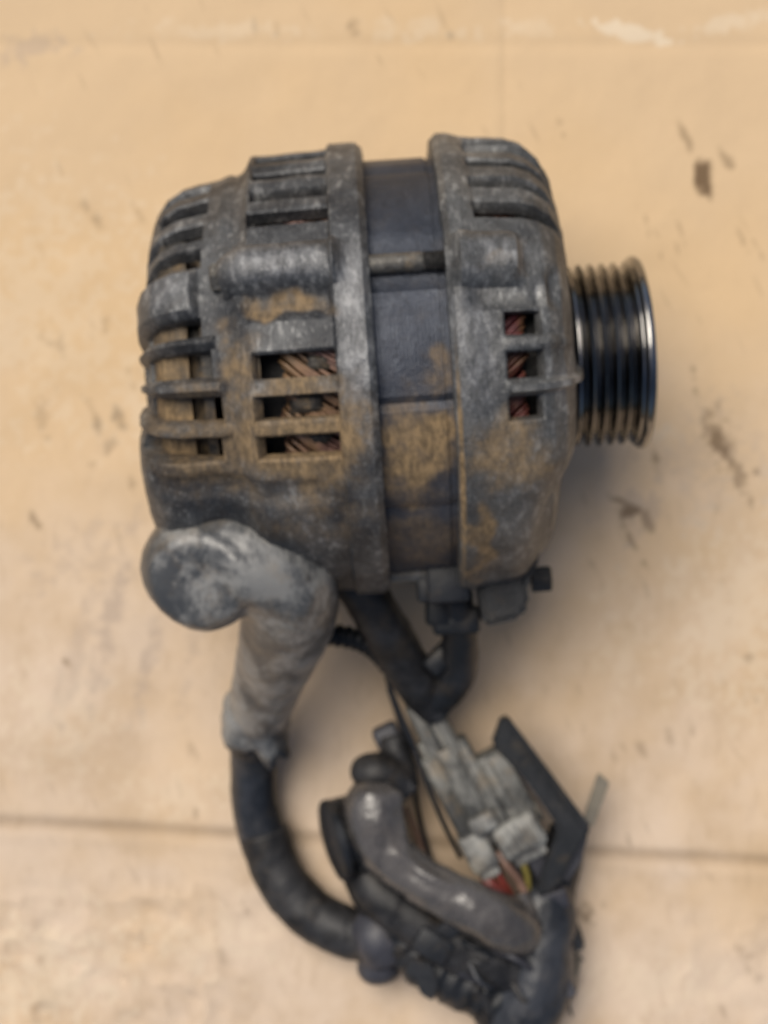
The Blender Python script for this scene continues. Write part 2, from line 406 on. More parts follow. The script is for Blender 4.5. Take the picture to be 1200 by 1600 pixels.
co = np.stack([X, Y, Z], -1).reshape(-1, 3) * MM
i0 = (np.arange(ny - 1)[:, None] * nx + np.arange(nx - 1)[None]).ravel()
fc = np.stack([i0, i0 + 1, i0 + nx + 1, i0 + nx], -1)
me = bpy.data.meshes.new("cardboard_sheet")
me.vertices.add(len(co)); me.vertices.foreach_set("co", co.ravel())
me.loops.add(fc.size); me.loops.foreach_set("vertex_index", fc.ravel())
me.polygons.add(len(fc)); me.polygons.foreach_set("loop_start", np.arange(len(fc)) * 4); me.polygons.foreach_set("loop_total", np.full(len(fc), 4))
me.update(); me.validate()
me.polygons.foreach_set("use_smooth", [True] * len(fc))
at_ = me.attributes.new("stain", 'FLOAT_COLOR', 'POINT')
at_.data.foreach_set("color", np.stack([dark, pale, grey, np.ones_like(dark)], -1).reshape(-1).astype(np.float32))
n = NB("stained_cardboard")
ga = n.t.nodes.new("ShaderNodeAttribute"); ga.attribute_name = "stain"
sx = n.t.nodes.new("ShaderNodeSeparateColor"); n.l(ga.outputs['Color'], sx.inputs[0])
big = n.noise(9, 4, 0.55); fine = n.noise(260, 5, 0.7, vec=n.mp(scale=(1, .35, 1), rot=(0, 0, .35))); fib = n.noise(1400, 3, 0.7, vec=n.mp(scale=(.35, 1, 1), rot=(0, 0, .2)))
patch = n.noise(28, 5, 0.6)
sep = n.t.nodes.new("ShaderNodeSeparateXYZ"); n.l(n.co, sep.inputs[0])
low = n.ramp(n.math('ADD', sep.outputs['Y'], n.math('MULTIPLY', n.math('SUBTRACT', patch, .5), 0.16)), 0.09, -0.09)     # the lower part of the sheet turns paler and greyer
col = n.mix(low, (0.65, 0.475, 0.29), (0.655, 0.52, 0.395))
col = n.mix(n.math('MULTIPLY', n.ramp(patch, 0.40, 0.68), n.math('ADD', n.math('MULTIPLY', low, .5), .12)), col, (0.50, 0.365, 0.235))
col = n.mix(n.math('MULTIPLY', n.ramp(big, 0.42, 0.62), .4), col, (0.66, 0.46, 0.25))
col = n.mix(n.math('MULTIPLY', n.ramp(fine, 0.5, 0.75), n.math('ADD', n.math('MULTIPLY', low, .22), .05)), col, (0.36, 0.25, 0.15))
col = n.mix(n.math('MULTIPLY', n.ramp(fib, 0.5, 0.8), .12), col, (0.34, 0.22, 0.12))
col = n.mix(n.math('MULTIPLY', sx.outputs[1], .8), col, (0.74, 0.62, 0.46))
col = n.mix(n.math('MULTIPLY', sx.outputs[2], .8), col, (0.40, 0.315, 0.25))
col = n.mix(n.math('MULTIPLY', sx.outputs[0], .95), col, (0.15, 0.095, 0.05))
nb = n.bump(fib, 0.00008, 0.5); nb = n.bump(fine, 0.0002, 0.5, nb)
m_card = n.fin(col, 0.78, 0, nb, 0.25)
tag(link("cardboard_sheet", me, m_card, None, False), kind='structure')
bpy.data.objects["cardboard_sheet"].data.polygons.foreach_set("use_smooth", [True] * len(fc))

# ------------------------------------------------------------------ alternator
alt = bpy.data.objects.new("alternator", None); COL.objects.link(alt)
ROT = math.radians(3.8); AX_Z = 70.0
alt.location = (0, 44.6 * MM, AX_Z * MM); alt.rotation_euler = (0, 0, ROT)
tag(alt, "dirty grey cast alternator with black grooved pulley lying on stained cardboard", "alternator")

def housing(name, prof, thick, holes, bumps, mat, phi_step=1.5, x_step=1.6):
    """shell of revolution about X (profile = list of (x,r)); holes = (x0,x1,p0,p1) deg; bumps = f(x,phi)->extra radius"""
    # densify the profile with the hole edges
    xs_need = []
    for h in holes:
        for v in (h[0], h[1]): xs_need += [v - .7, v, v + .7]
    P = []
    for (x0, r0), (x1, r1) in zip(prof[:-1], prof[1:]):
        L = math.hypot(x1 - x0, r1 - r0); ts = set(np.linspace(0, 1, max(1, int(L / x_step)) + 1).round(4))
        if abs(x1 - x0) > 1e-6:
            for xn in xs_need:
                t = (xn - x0) / (x1 - x0)
                if 0 < t < 1: ts.add(round(t, 4))
        ts = sorted(ts); 
        for t in ts[:-1]: P.append((x0 + (x1 - x0) * t, r0 + (r1 - r0) * t))
    P.append(prof[-1])
    ph = set(np.arange(-180, 180, phi_step).round(3))
    for h in holes:
        for v in (h[2], h[3]):
            for d in (-.6, 0, .6): ph.add(round(v + d, 3))
    ph = sorted(ph)
    cl = [ph[0]]
    keep = {round(v, 3) for h in holes for v in (h[2], h[3])}
    for v in ph[1:]:
        if v - cl[-1] < .25 and v not in keep: continue
        if v - cl[-1] < .25 and cl[-1] not in keep: cl[-1] = v; continue
        cl.append(v)
    ph = cl
    nP, nA = len(P), len(ph)
    nrm = []
    for i in range(nP):
        a = P[max(i - 1, 0)]; b = P[min(i + 1, nP - 1)]
        dx, dr = b[0] - a[0], b[1] - a[1]; l = math.hypot(dx, dr) or 1
        nrm.append((-dr / l, dx / l))
    sgn = 1 if sum(nn[1] for nn in nrm) > 0 else -1
    nrm = [(a * sgn, b * sgn) for a, b in nrm]
    def inhole(x, p):
        return any(h[0] < x < h[1] and h[2] < p < h[3] for h in holes)
    hole = [[False] * nA for _ in range(nP - 1)]
    for i in range(nP - 1):
        xm = (P[i][0] + P[i + 1][0]) / 2
        for j in range(nA):
            p2 = ph[j + 1] if j + 1 < nA else 180
            rm = (P[i][1] + P[i + 1][1]) / 2
            hole[i][j] = rm > 40 and inhole(xm, (ph[j] + p2) / 2)
    bm = bmesh.new(); O_ = []; I_ = []
    for i in range(nP):
        ro, ri = [], []
        for j in range(nA):
            near = False
            if 0 < i < nP - 1:
                c = [hole[a][b % nA] for a in (i - 1, i) for b in (j - 1, j)]
                near = any(c) and not all(c)
            x, r = P[i]; p = ph[j]
            e = bumps(x, p) if r > 30 else 0
            if near: e -= 0.7
            xo, r_o = x + nrm[i][0] * e, r + nrm[i][1] * e
            xi, r_i = x - nrm[i][0] * thick, max(2, r - nrm[i][1] * thick)
            a = math.radians(p)
            ro.append(bm.verts.new(Vector((xo, r_o * math.sin(a), r_o * math.cos(a))) * MM))
            ri.append(bm.verts.new(Vector((xi, r_i * math.sin(a), r_i * math.cos(a))) * MM))
        O_.append(ro); I_.append(ri)
    for i in range(nP - 1):
        for j in range(nA):
            k = (j + 1) % nA
            if hole[i][j]: continue
            bm.faces.new((O_[i][j], O_[i][k], O_[i + 1][k], O_[i + 1][j]))
            bm.faces.new((I_[i][j], I_[i + 1][j], I_[i + 1][k], I_[i][k]))
            if i > 0 and hole[i - 1][j] or i == 0: bm.faces.new((O_[i][j], I_[i][j], I_[i][k], O_[i][k]))
            if i < nP - 2 and hole[i + 1][j] or i == nP - 2: bm.faces.new((O_[i + 1][j], O_[i + 1][k], I_[i + 1][k], I_[i + 1][j]))
            if hole[i][(j - 1) % nA]: bm.faces.new((O_[i][j], O_[i + 1][j], I_[i + 1][j], I_[i][j]))
            if hole[i][k]: bm.faces.new((O_[i][k], I_[i][k], I_[i + 1][k], O_[i + 1][k]))
    lo = [v for v in bm.verts if not v.link_faces]
    for v in lo: bm.verts.remove(v)
    return obj(name, bm, mat, alt, True, 38)

def sstep(t): t = min(1, max(0, t)); return t * t * (3 - 2 * t)
def band(v, a, b, s): return sstep((v - a) / s + .5) * sstep((b - v) / s + .5)
def rough3(x, p, k):
    a = math.radians(p); q = Vector((x, 66 * math.sin(a), 66 * math.cos(a)))
    return k * (mnoise.noise(q * 0.12) + .5 * mnoise.noise(q * 0.33))

rear_holes = [(-35, -13, 42.5, 47.2), (-34.5, -13, 52, 57), (-36, -13.3, -5.6, .3), (-36.3, -13.2, -15.4, -9.8), (-36.5, -13.6, -24.9, -19.2),
              (-35.8, -13, 33.4, 38), (-34, -12.5, 63, 69), (-34, -12.5, 73, 79), (-34, -12.5, 83, 89),
              (-67.2, -47.5, -4.2, 2.6), (-67.2, -45.6, -16.2, -9.4), (-67, -46.5, -27, -20.4), (-67.2, -50, 6.6, 11.2), (-66.8, -49.5, 26.8, 32.5),
              (-66.5, -49, 36.5, 42.5), (-63, -48, 47, 54), (-63, -48, 60, 67)]
for k in range(5): rear_holes.append((-36, -13, -140 + k * 10, -134 + k * 10))
def rear_bump(x, p):
    e = rough3(x, p, .35)
    d = (p - 21.2) / 5.6                                  # long boss over the through bolt
    if abs(d) < 1 and -44 < x < -9: e += 5.6 * math.sqrt(1 - d * d) * band(x, -42.5, -11, 2.5)
    e -= 2.6 * band(p, 9.0, 15.0, 1.6) * band(x, -38.5, -14, 1.6)       # muddy recess below the boss
    e += 2.6 * band(p, 12, 25.5, 2) * band(x, -80, -51, 2)              # lugs on the shoulder
    e += 2.4 * band(p, 3.4, 6.0, 1) * band(x, -80, -46, 2)
    e += 2.4 * (band(p, -8.6, -5.0, 1.2) + band(p, -19.6, -17.0, 1.2)) * band(x, -80, -44, 2)
    e -= 1.6 * band(p, -37, -31, 2.5) * band(x, -64, -16, 2)
    e += 5.2 * band(p, -80, -22, 26) * sstep((-48 - x) / 16)             # the back end stays square on this side
    e += 1.5 * band(x, -13, -2, 1.2)                                    # thick rim
    e -= 2.0 * band(x, -42, -37, 3) * band(p, 30, 90, 3)
    e -= 0.8 * (band(p, 42.5, 48.5, 1.4) + band(p, 52, 59, 1.4)) * band(x, -35, -13, 1.6)
    return e
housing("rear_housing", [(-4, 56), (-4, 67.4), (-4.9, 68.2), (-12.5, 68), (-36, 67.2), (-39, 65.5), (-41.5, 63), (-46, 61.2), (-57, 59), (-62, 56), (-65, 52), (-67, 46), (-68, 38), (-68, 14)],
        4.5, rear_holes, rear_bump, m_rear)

front_holes = [(33, 43.2, .8, 6.3), (33, 43.2, -9.3, -3.1), (33, 42.6, -19, -13.4)]
for a, b in ((30.6, 34.8), (41, 44.4), (49.8, 53.4), (58.6, 61.4)): front_holes.append((27.3, 51.5, a, b))
for a in (63, 71, 79, 87): front_holes.append((27.3, 50.5, a, a + 4.6))
for k in range(7): front_holes.append((30, 48, -150 + k * 10, -144 + k * 10))
def front_bump(x, p):
    e = rough3(x, p, .35)
    d = (p - 19.0) / 6.4
    xe = 40 - 1.8 * d * d
    if abs(d) < 1 and 20 < x < 42: e += 6.6 * math.sqrt(1 - d * d) * sstep((x - 20) / 2) * sstep((xe - x) / 3.0)
    e -= 1.6 * band(p, 7.2, 12.2, 2) * band(x, 24, 44, 3)
    e += 2.3 * band(p, -12.4, -10.2, 1.4) * band(x, 33, 58, 2)          # rib carried out to the pulley side
    e += 0.9 * band(p, -2.4, 0.1, 1.2) * band(x, 33, 52, 2)
    e += 1.2 * band(x, 10, 25, 6)
    e -= 5.5 * band(p, -100, -40, 24) * sstep((x - 34) / 16)
    e -= 1.8 * band(x, 46, 49, 3) * band(p, 8, 16, 4)
    e -= (2.4 * band(p, 34, 62, 1.2) - 1.9 * (band(p, 35.0, 41.0, 1) + band(p, 44.2, 50, 1) + band(p, 53, 58.6, 1))) * band(x, 27, 53, 1.6)
    return e
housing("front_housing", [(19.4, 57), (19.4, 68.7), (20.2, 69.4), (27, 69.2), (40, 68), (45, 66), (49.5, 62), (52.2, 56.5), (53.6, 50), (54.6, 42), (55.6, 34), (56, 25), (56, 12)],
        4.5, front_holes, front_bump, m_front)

# stator core: laminated ring, with a shallow step and two flats, and fine lamination edges
bm = bmesh.new()
prof = []
x = -6.0
while x <= 21:
    r = 63.8 if x < 15.2 else 63.2
    prof += [(x, r), (x + .75, r), (x + .85, r - .07), (x + .95, r - .07)]
    x += 1.05
rings = add_lathe(bm, [(-6, 46)] + prof + [(22, 46)], 180)
for v in bm.verts:
    p = math.degrees(math.atan2(v.co.y, v.co.z)); rr = math.hypot(v.co.y, v.co.z)
    if rr > 60 * MM:
        k = 1 - 0.022 * band(p, -15.6, -12.4, .8) - 0.02 * band(p, 15.5, 28, 1.2) - 0.016 * band(p, -46, -43, 1) - .02 * band(p, 58, 62, 1) - .012 * band(p, 6, 9, 1)
        v.co.y *= k; v.co.z *= k
obj("stator_core", bm, m_core, alt, True, 30)

def windings(name, x0, x1, N, mat, r=62.5, lean=5.0, wr=0.95):
    bm = bmesh.new(); rnd = random.Random(N + int(x1)); sx = 1 if x1 > x0 else -1
    for k in range(N):
        g = k % 6                                            # six wires lie side by side in each bundle
        p = 360.0 * (k - g) / N + g * 1.22 + rnd.uniform(-.25, .25)
        for lay in range(2):
            rr = r - lay * 4.2 - rnd.uniform(0, .7) - .5 * abs(g - 2.5) * .6; q = []
            L = abs(x1 - x0) * (1 - .10 * lay) * rnd.uniform(.95, 1.0) * (1 - .02 * abs(g - 2.5)); sg = 1 if lay == 0 else -1
            for t, dp in ((0, 0), (.3, .2), (.7, .6), (.92, .9), (1.0, 1.0), (.97, 1.05)):
                a = math.radians(p + sg * dp * lean)
                r2 = rr - (1.6 if t == 1 else 6 if t == .97 else 0)
                q.append((x0 + sx * L * t, r2 * math.sin(a), r2 * math.cos(a), wr))
            add_tube(bm, q, n=2, seg=6)
    return obj(name, bm, mat, alt)
windings("rear_winding", -5, -29.5, 252, m_wind_r, 62.6, 15.0, 0.66)
windings("front_winding", 20, 39.5, 252, m_wind_f, 61.8, 11.0, 0.66)
# dirt-caked insulation pads between the coils
def pad(x0, x1, p0, p1, r):
    bm = bmesh.new(); g = []
    for i in range(7):
        row = []
        for j in range(7):
            x = x0 + (x1 - x0) * i / 6; a = math.radians(p0 + (p1 - p0) * j / 6)
            e = 1.6 * (1 - ((i - 3) / 3) ** 4) * (1 - ((j - 3) / 3) ** 4) + mnoise.noise(Vector((x * .4, p0 + j, r))) * .7
            row.append(bm.verts.new(Vector((x, (r + e) * math.sin(a), (r + e) * math.cos(a))) * MM))
        g.append(row)
    for i in range(6):
        for j in range(6): bm.faces.new((g[i][j], g[i + 1][j], g[i + 1][j + 1], g[i][j + 1]))
    rg = bmesh.ops.extrude_face_region(bm, geom=list(bm.faces))
    for v in rg['geom']:
        if isinstance(v, bmesh.types.BMVert): v.co.y *= .95; v.co.z *= .95
    obj("insulation_pad", bm, m_caked, alt)
pad(-27, -17, -15.5, -9.5, 61.5); pad(-22, -14, -4.5, .5, 61); pad(-24, -15, -24, -20, 60.8)

# dark drum inside: rotor with cooling fans
bm = bmesh.new(); add_lathe(bm, [(-40, 8), (-40, 50), (-34, 52), (44, 52), (48, 46), (48, 8)], 64)
rot = obj("rotor", bm, m_inner, alt, True, 40)
# dirt-caked slip ring cover seen through the shoulder slots
n_prof = [(-65, 20), (-65, 47), (-62, 52.5), (-56, 54.5), (-54.5, 54.5), (-54.2, 50), (-51, 50), (-50.8, 55.5), (-48, 56), (-47.8, 30)]
bm = bmesh.new(); add_lathe(bm, n_prof, 96)
for v in bm.verts:
    nz = 1 + .02 * mnoise.noise(v.co * 160)
    v.co.y *= nz; v.co.z *= nz
obj("slip_ring_cover", bm, m_caked, alt, True, 40)

# through bolts: plain shank, then thread
for a0 in (21.4, 111, 201, 276):
    a = math.radians(a0); c = Vector((0, 64.6 * math.sin(a), 64.6 * math.cos(a))); M = Matrix.Translation(c)
    bm = bmesh.new(); add_lathe(bm, [(-8, 2.8), (11.5, 2.8), (12.2, 2.4), (21, 2.4)], 20, M)
    b = obj("through_bolt", bm, m_fast, alt, True, 40)
    bm = bmesh.new(); pr = []
    xx = 12.3
    while xx < 21: pr += [(xx, 2.45), (xx + .5, 2.95)]; xx += 1.0
    add_lathe(bm, pr, 20, M)
    obj("thread", bm, m_thread, b, False)
    bm = bmesh.new(); add_lathe(bm, [(-44.5, .5), (-46.5, 3.2), (-46, 4.2), (-41, 4.2), (-41, .5)], 6, Matrix.Translation(c * .975))
    obj("bolt_head", bm, m_fast, b, False)

# pulley with six grooves
pr = [(56.6, 10), (56.6, 26.0), (57.4, 27.4), (58.2, 27.6), (58.5, 27.4)]
for k in range(5):
    x = 58.6 + 3.62 * k
    pr += [(x + .15, 27.9), (x + .9, 25.9), (x + 1.25, 24.9), (x + 1.65, 24.8), (x + 2.05, 25.1), (x + 2.75, 27.3), (x + 3.0, 28.0), (x + 3.25, 28.35), (x + 3.5, 28.3)]
pr += [(77.0, 28.4), (77.4, 29.3), (78.2, 29.9), (79.4, 29.9), (80.2, 29.3), (80.3, 27), (79.6, 25.5), (74, 24), (68, 22), (67, 13), (67, 8)]
bm = bmesh.new(); add_lathe(bm, pr, 128)
pul = obj("pulley", bm, m_pulley, alt, True, 50)
bm = bmesh.new(); add_lathe(bm, [(66, 10.5), (66, 11.5), (67, 12), (74, 12), (75, 11), (75, 8)], 6)
obj("pulley_nut", bm, m_fast, pul, False)
bm = bmesh.new(); add_lathe(bm, [(50, 7), (80, 7), (82, 6), (82, .2)], 24)
obj("rotor_shaft", bm, m_fast, alt, True, 40)
bm = bmesh.new(); add_lathe(bm, [(52, 24), (56.0, 23), (57.2, 20), (57.2, 8)], 48)
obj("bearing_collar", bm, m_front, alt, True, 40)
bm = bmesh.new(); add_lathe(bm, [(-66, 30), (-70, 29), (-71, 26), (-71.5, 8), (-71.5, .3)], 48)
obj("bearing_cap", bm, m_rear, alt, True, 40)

# mounting ears on the front housing (lower side, as it lies) and one on the far side
def ear(pts, z0, z1, bev, name="mounting_ear", mat=m_front, hole=None):
    bm = bmesh.new()
    vs = [bm.verts.new(Vector((p[0], p[1], z0)) * MM) for p in pts]
    f = bm.faces.new(vs); r = bmesh.ops.extrude_face_region(bm, geom=[f])
    for v in r['geom']:
        if isinstance(v, bmesh.types.BMVert): v.co.z = z1 * MM
    bmesh.ops.recalc_face_normals(bm, faces=bm.faces)
    bmesh.ops.bevel(bm, geom=list(bm.edges), offset=bev * MM, segments=2, affect='EDGES')
    return obj(name, bm, mat, alt, True, 50)
e1 = ear([(24, -55), (44, -46), (44.5, -58), (43, -65), (39.5, -69), (40.0, -76), (37, -80), (25.5, -82), (24.5, -70)], -12, 8, 1.6, mat=m_dark)
bm = bmesh.new(); add_lathe(bm, [(40, .3), (40.2, 4.4), (45.8, 4.4), (46.3, 3.6), (46.3, .3)], 6, Matrix.Translation((1.2, -68.5, 3)))
obj("ear_nut", bm, m_dark, alt, False)
# small black block between the housings: clip socket
bm = bmesh.new()
add_box(bm, 13 * MM, 15 * MM, 18 * MM, Matrix.Translation(Vector((15.2, -66, 2)) * MM), 1.2 * MM)
add_box(bm, 6 * MM, 8 * MM, 12 * MM, Matrix.Translation(Vector((8.6, -69, 3)) * MM), 1.0 * MM)
obj("socket_block", bm, m_black, alt, True, 40)

# ------------------------------------------------------------------ wiring harness
har = bpy.data.objects.new("wiring_harness", None); COL.objects.link(har)
tag(har, "cut black wiring harness with grey rubber boot and grey plastic plug below the alternator", "wiring harness")

# rubber boot
bm = bmesh.new()
c = at(320, 886, 98)
add_ball(bm, c, 18.9, 18.7, 17.5)
add_tube(bm, [(*at(335, 872, 100), 16.0), (*at(385, 872, 101), 15.0), (*at(426, 893, 98), 14.6), (*at(452, 930, 90), 14.8), (*at(446, 985, 74), 14.2), (*at(424, 1045, 54), 12.2), (*at(406, 1105, 36), 10.6), (*at(401, 1125, 30), 10.3)], n=8, seg=24)
boot = obj("terminal_boot", bm, m_boot, har)
remesh(boot, 0.9, 10)
dc = at(306, 918, 113) * MM; dn_ = Vector((-0.12, -0.35, 0.93)).normalized()
for v in boot.data.vertices:                        # dished cap of the boot, pressed folds
    d = (v.co - dc).length / (13 * MM)
    if d < 1: v.co -= dn_ * (1 - d * d) ** 1.5 * 4.6 * MM
    d2 = abs((v.co - dc).length / MM - 14.5) / 2.6
    if d2 < 1 and v.co.z > dc.z - 9 * MM: v.co += v.normal * (1 - d2 * d2) ** 2 * .45 * MM
    q = v.co / MM
    nv = mnoise.noise(q * 0.075) * .9 + mnoise.noise(q * 0.2) * .35
    v.co += v.normal * nv * MM
# ragged collar at the boot mouth
bm = bmesh.new(); ax0 = at(404, 1098, 35); ax1 = at(396, 1138, 27); dirv = (ax1 - ax0).normalized()
sd_ = dirv.cross(Vector((0, 0, 1))).normalized(); up_ = sd_.cross(dirv)
rr_ = []
for (t, r, rg) in ((0, 9.6, 0), (.15, 11.6, .3), (.5, 11.0, .4), (.8, 12.2, 1.2), (1.0, 12.2, 3.6), (.95, 9.6, 2), (.6, 8.6, 0)):
    ring = []
    for k in range(40):
        a = 2 * math.pi * k / 40
        nz = mnoise.noise(Vector((math.cos(a) * 2.3, math.sin(a) * 2.3, t * 1.5)))
        p = ax0.lerp(ax1, t) + (sd_ * math.cos(a) + up_ * math.sin(a)) * (r + rg * nz * 1.5) + dirv * nz * rg * 1.6
        ring.append(bm.verts.new(p * MM))
    rr_.append(ring)
for i in range(len(rr_) - 1):
    for k in range(40): bm.faces.new((rr_[i][k], rr_[i][(k + 1) % 40], rr_[i + 1][(k + 1) % 40], rr_[i + 1][k]))
obj("boot_collar", bm, m_boot, boot)

# thick power cable
cab = tube_obj("power_cable", [(402, 1105, 34, 7.6), (398, 1150, 23, 8.1), (397, 1200, 15, 8.3), (400, 1260, 10, 8.4), (417, 1325, 8.5, 8.4), (430, 1350, 8.5, 8.2)], m_cable, har, n=8, seg=24, rough=.45, flat=.94)
tube_obj("cable_tape", [(411, 1300, 9, 8.9), (428, 1350, 8.8, 8.9), (452, 1392, 9, 8.8), (490, 1430, 9.5, 9.1), (540, 1455, 11, 8.8), (590, 1470, 14, 8.4)], m_tape, har, n=12, seg=28, rough=.55, wrap=.25, seed=3)

tube_obj('boot_clamp', [(399, 1128, 28, 9.4), (398, 1150, 24, 9.6), (397, 1160, 22, 9.0)], m_tape, har, n=6, seg=24, rough=.5, seed=4)

# flat black sleeve leaving the alternator for the plug, ribbed tube beside the boot
tube_obj("cable_sleeve", [(530, 880, 66, 7), (566, 925, 60, 7.4), (598, 975, 52, 7.6), (632, 1035, 40, 7.8), (668, 1088, 30, 7.4), (684, 1108, 27, 6.6)], m_tape, har, n=10, seg=24, rough=.5, wrap=.35, seed=5)
tube_obj("ribbed_tube", [(470, 985, 55, 3.4), (520, 992, 50, 3.4), (560, 1000, 46, 3.4), (590, 1018, 42, 3.4), (615, 1050, 37, 3.0)], m_black, har, n=26, seg=16, ribs=.45, rib_pitch=1.6)
# hook shaped hose from the socket block to the plug
tube_obj("elbow_hose", [(712, 925, 62, 5.2), (716, 965, 56, 5.6), (719, 1010, 48, 6.0), (714, 1050, 40, 6.4), (696, 1078, 34, 6.4), (674, 1092, 30, 5.6)], m_black, har, n=10, seg=24, rough=.4, seed=8)
bm = bmesh.new()
for (px, py, z, sx_, sy_, sz_, rz) in ((688, 1028, 44, 11, 7, 7, .8), (712, 968, 56, 15, 9, 12, .05), (684, 950, 58, 8, 11, 9, 0)):
    add_box(bm, sx_ * MM, sy_ * MM, sz_ * MM, Matrix.Translation(at(px, py, z) * MM) @ Matrix.Rotation(rz, 4, 'Z'), 1.4 * MM)
obj("hose_clip", bm, m_black, har, True, 50)

# grey plug; local frame: u along its length (towards lower right), v across
PO = at(655, 1098, 26); ang = math.atan2(-(1350 - 1098), (790 - 655))
PM = Matrix.Translation(PO * MM) @ Matrix.Rotation(ang, 4, 'Z')
plug = bpy.data.objects.new("plug_group", None); bpy.data.objects.remove(plug)
def pbox(bm, u0, u1, v0, v1, z0, z1, bev=.8, rx=0):
    M = PM @ Matrix.Translation(Vector(((u0 + u1) / 2, (v0 + v1) / 2, (z0 + z1) / 2)) * MM) @ Matrix.Rotation(rx, 4, 'X')
    add_box(bm, (u1 - u0) * MM, (v1 - v0) * MM, (z1 - z0) * MM, M, bev * MM)
bm = bmesh.new()
pbox(bm, -1, 50, -5.6, 6, -10, 3.2, 1.6); pbox(bm, 17, 54, -9.6, 8.5, -11, 2.9, 1.6); pbox(bm, 27, 54, 6, 17.5, -11, 2.0, 1.4)
pbox(bm, 0, 19, -5.0, -.8, 0, 4.0, 1.1); pbox(bm, 1, 22, 1.2, 5.0, 0, 4.2, 1.1)
pbox(bm, 18, 46, -9.2, -5.0, -8, 3.6, 1.0); pbox(bm, 17, 43, -3.8, 3.4, -4, 5.2, 1.8)
pbox(bm, 22, 44, 4.6, 7.6, -8, 3.2, .9); pbox(bm, 12, 18, -7.5, -3.5, -6, 1.5, .8)
body = obj("plug_body", bm, m_plug, har, True, 45)
bm = bmesh.new()
pbox(bm, 26, 49, 7.4, 18.2, -11, 2.6, 1.6); pbox(bm, 28, 46, 8.6, 12.2, -4, 3.6, 1.2); pbox(bm, 30, 46, 7, 15, -12, 0, .8); pbox(bm, 48, 55, 14.5, 19, -9, -.5, 1.0)
obj("plug_wing", bm, m_plug, body, True, 45)
bm = bmesh.new()
pbox(bm, 42, 49, -4.5, 4.5, -6, 6.6, 1.6)
pbox(bm, 47, 61, -11, -1.2, -10, 3.4, 1.8)
pbox(bm, 49, 62, 0.6, 17, -9, 5.2, 2.4)
for k in range(5): pbox(bm, 50.5, 60, 2.0 + k * 3.0, 3.3 + k * 3.0, 4, 6.1, .45)
pbox(bm, 58, 65, 3, 15, -8, 3.4, 1.2); pbox(bm, 58, 64, -9.5, -2.5, -8, 1.8, 1.0)
obj("plug_cap", bm, m_plug2, body, True, 45)
bm = bmesh.new()
pbox(bm, 6, 46, -1.0, 0.0, -1, 4.6, .3); pbox(bm, 20, 44, -4.2, -3.4, -2, 3.0, .3); pbox(bm, 20, 46, 3.8, 4.4, -2, 3.2, .25); pbox(bm, 40, 50, 7.4, 8.2, -4, 3.0, .3)  # thin black strips along the grooves between the plug ridges
obj("plug_groove_strips", bm, m_black, body, True, 45)

# wires out of the plug
for nm, pts, mt in (("wire", [(778, 1330, 26, 1.3), (792, 1352, 27, 1.4), (812, 1378, 26, 1.5), (824, 1408, 24, 1.5), (830, 1440, 20, 1.5)], m_pink),
                    ("wire", [(806, 1328, 27, 1.1), (816, 1348, 28, 1.2), (824, 1368, 26, 1.2), (826, 1395, 22, 1.2)], m_yel),
                    ("wire", [(792, 1330, 25, 1.1), (806, 1350, 25, 1.1), (818, 1385, 22, 1.1), (822, 1410, 18, 1.1)], m_cable),
                    ("wire", [(752, 1345, 24, 1.3), (758, 1368, 25, 1.9), (768, 1384, 26, 2.4), (786, 1396, 24, 2.2), (800, 1410, 20, 1.4)], m_red),
                    ("wire", [(770, 1340, 24, 1.2), (782, 1372, 24, 1.3), (800, 1400, 21, 1.3), (810, 1430, 17, 1.3)], m_red),
                    ("wire", [(600, 1040, 34, .9), (612, 1082, 33, .9), (640, 1150, 30, .9), (668, 1225, 26, .9), (694, 1288, 22, .9), (720, 1340, 18, .9)], m_black),
                    ("wire", [(607, 1075, 28, .8), (622, 1120, 27, .9), (642, 1185, 20, .9), (652, 1260, 12, .9), (668, 1325, 9, .9), (690, 1380, 9, .9)], m_tape)):
    tube_obj(nm, pts, mt, har, n=6, seg=10)

# black angled bracket right of the plug
def plate(name, pix, z0, z1, mat, bev=.7, tilt=None):
    bm = bmesh.new()
    vs = []
    for p in pix:
        z = z0 + (tilt(*p) if tilt else 0); vs.append(bm.verts.new(at(p[0], p[1], z) * MM))
    f = bm.faces.new(vs); r = bmesh.ops.extrude_face_region(bm, geom=[f])
    for v in r['geom']:
        if isinstance(v, bmesh.types.BMVert): v.co.z += (z1 - z0) * MM
    bmesh.ops.recalc_face_normals(bm, faces=bm.faces)
    bmesh.ops.bevel(bm, geom=[e for e in bm.edges], offset=bev * MM, segments=2, affect='EDGES')
    return obj(name, bm, mat, har, True, 50)
br = plate("bracket", [(783, 1112), (794, 1118), (860, 1205), (921, 1288), (908, 1304), (868, 1380), (836, 1392), (852, 1330), (866, 1300), (868, 1285), (820, 1215), (766, 1160)], 22, 30, m_black, 1.2)
p2 = plate("bracket_flange", [(786, 1118), (792, 1116), (918, 1284), (912, 1292)], 28, 37, m_black, .7); p2.parent = br
p3 = plate("bracket_tab", [(862, 1298), (880, 1312), (915, 1296), (902, 1345), (880, 1372), (860, 1340)], 16, 24, m_slate, .8); p3.parent = br
plate("cable_tie_tail", [(934, 1206), (952, 1222), (926, 1292), (910, 1280)], 16, 17.6, m_tie, .4)
plate("cable_tie_tail", [(884, 1326), (892, 1318), (908, 1338), (900, 1344)], 14, 16, m_black, .4)

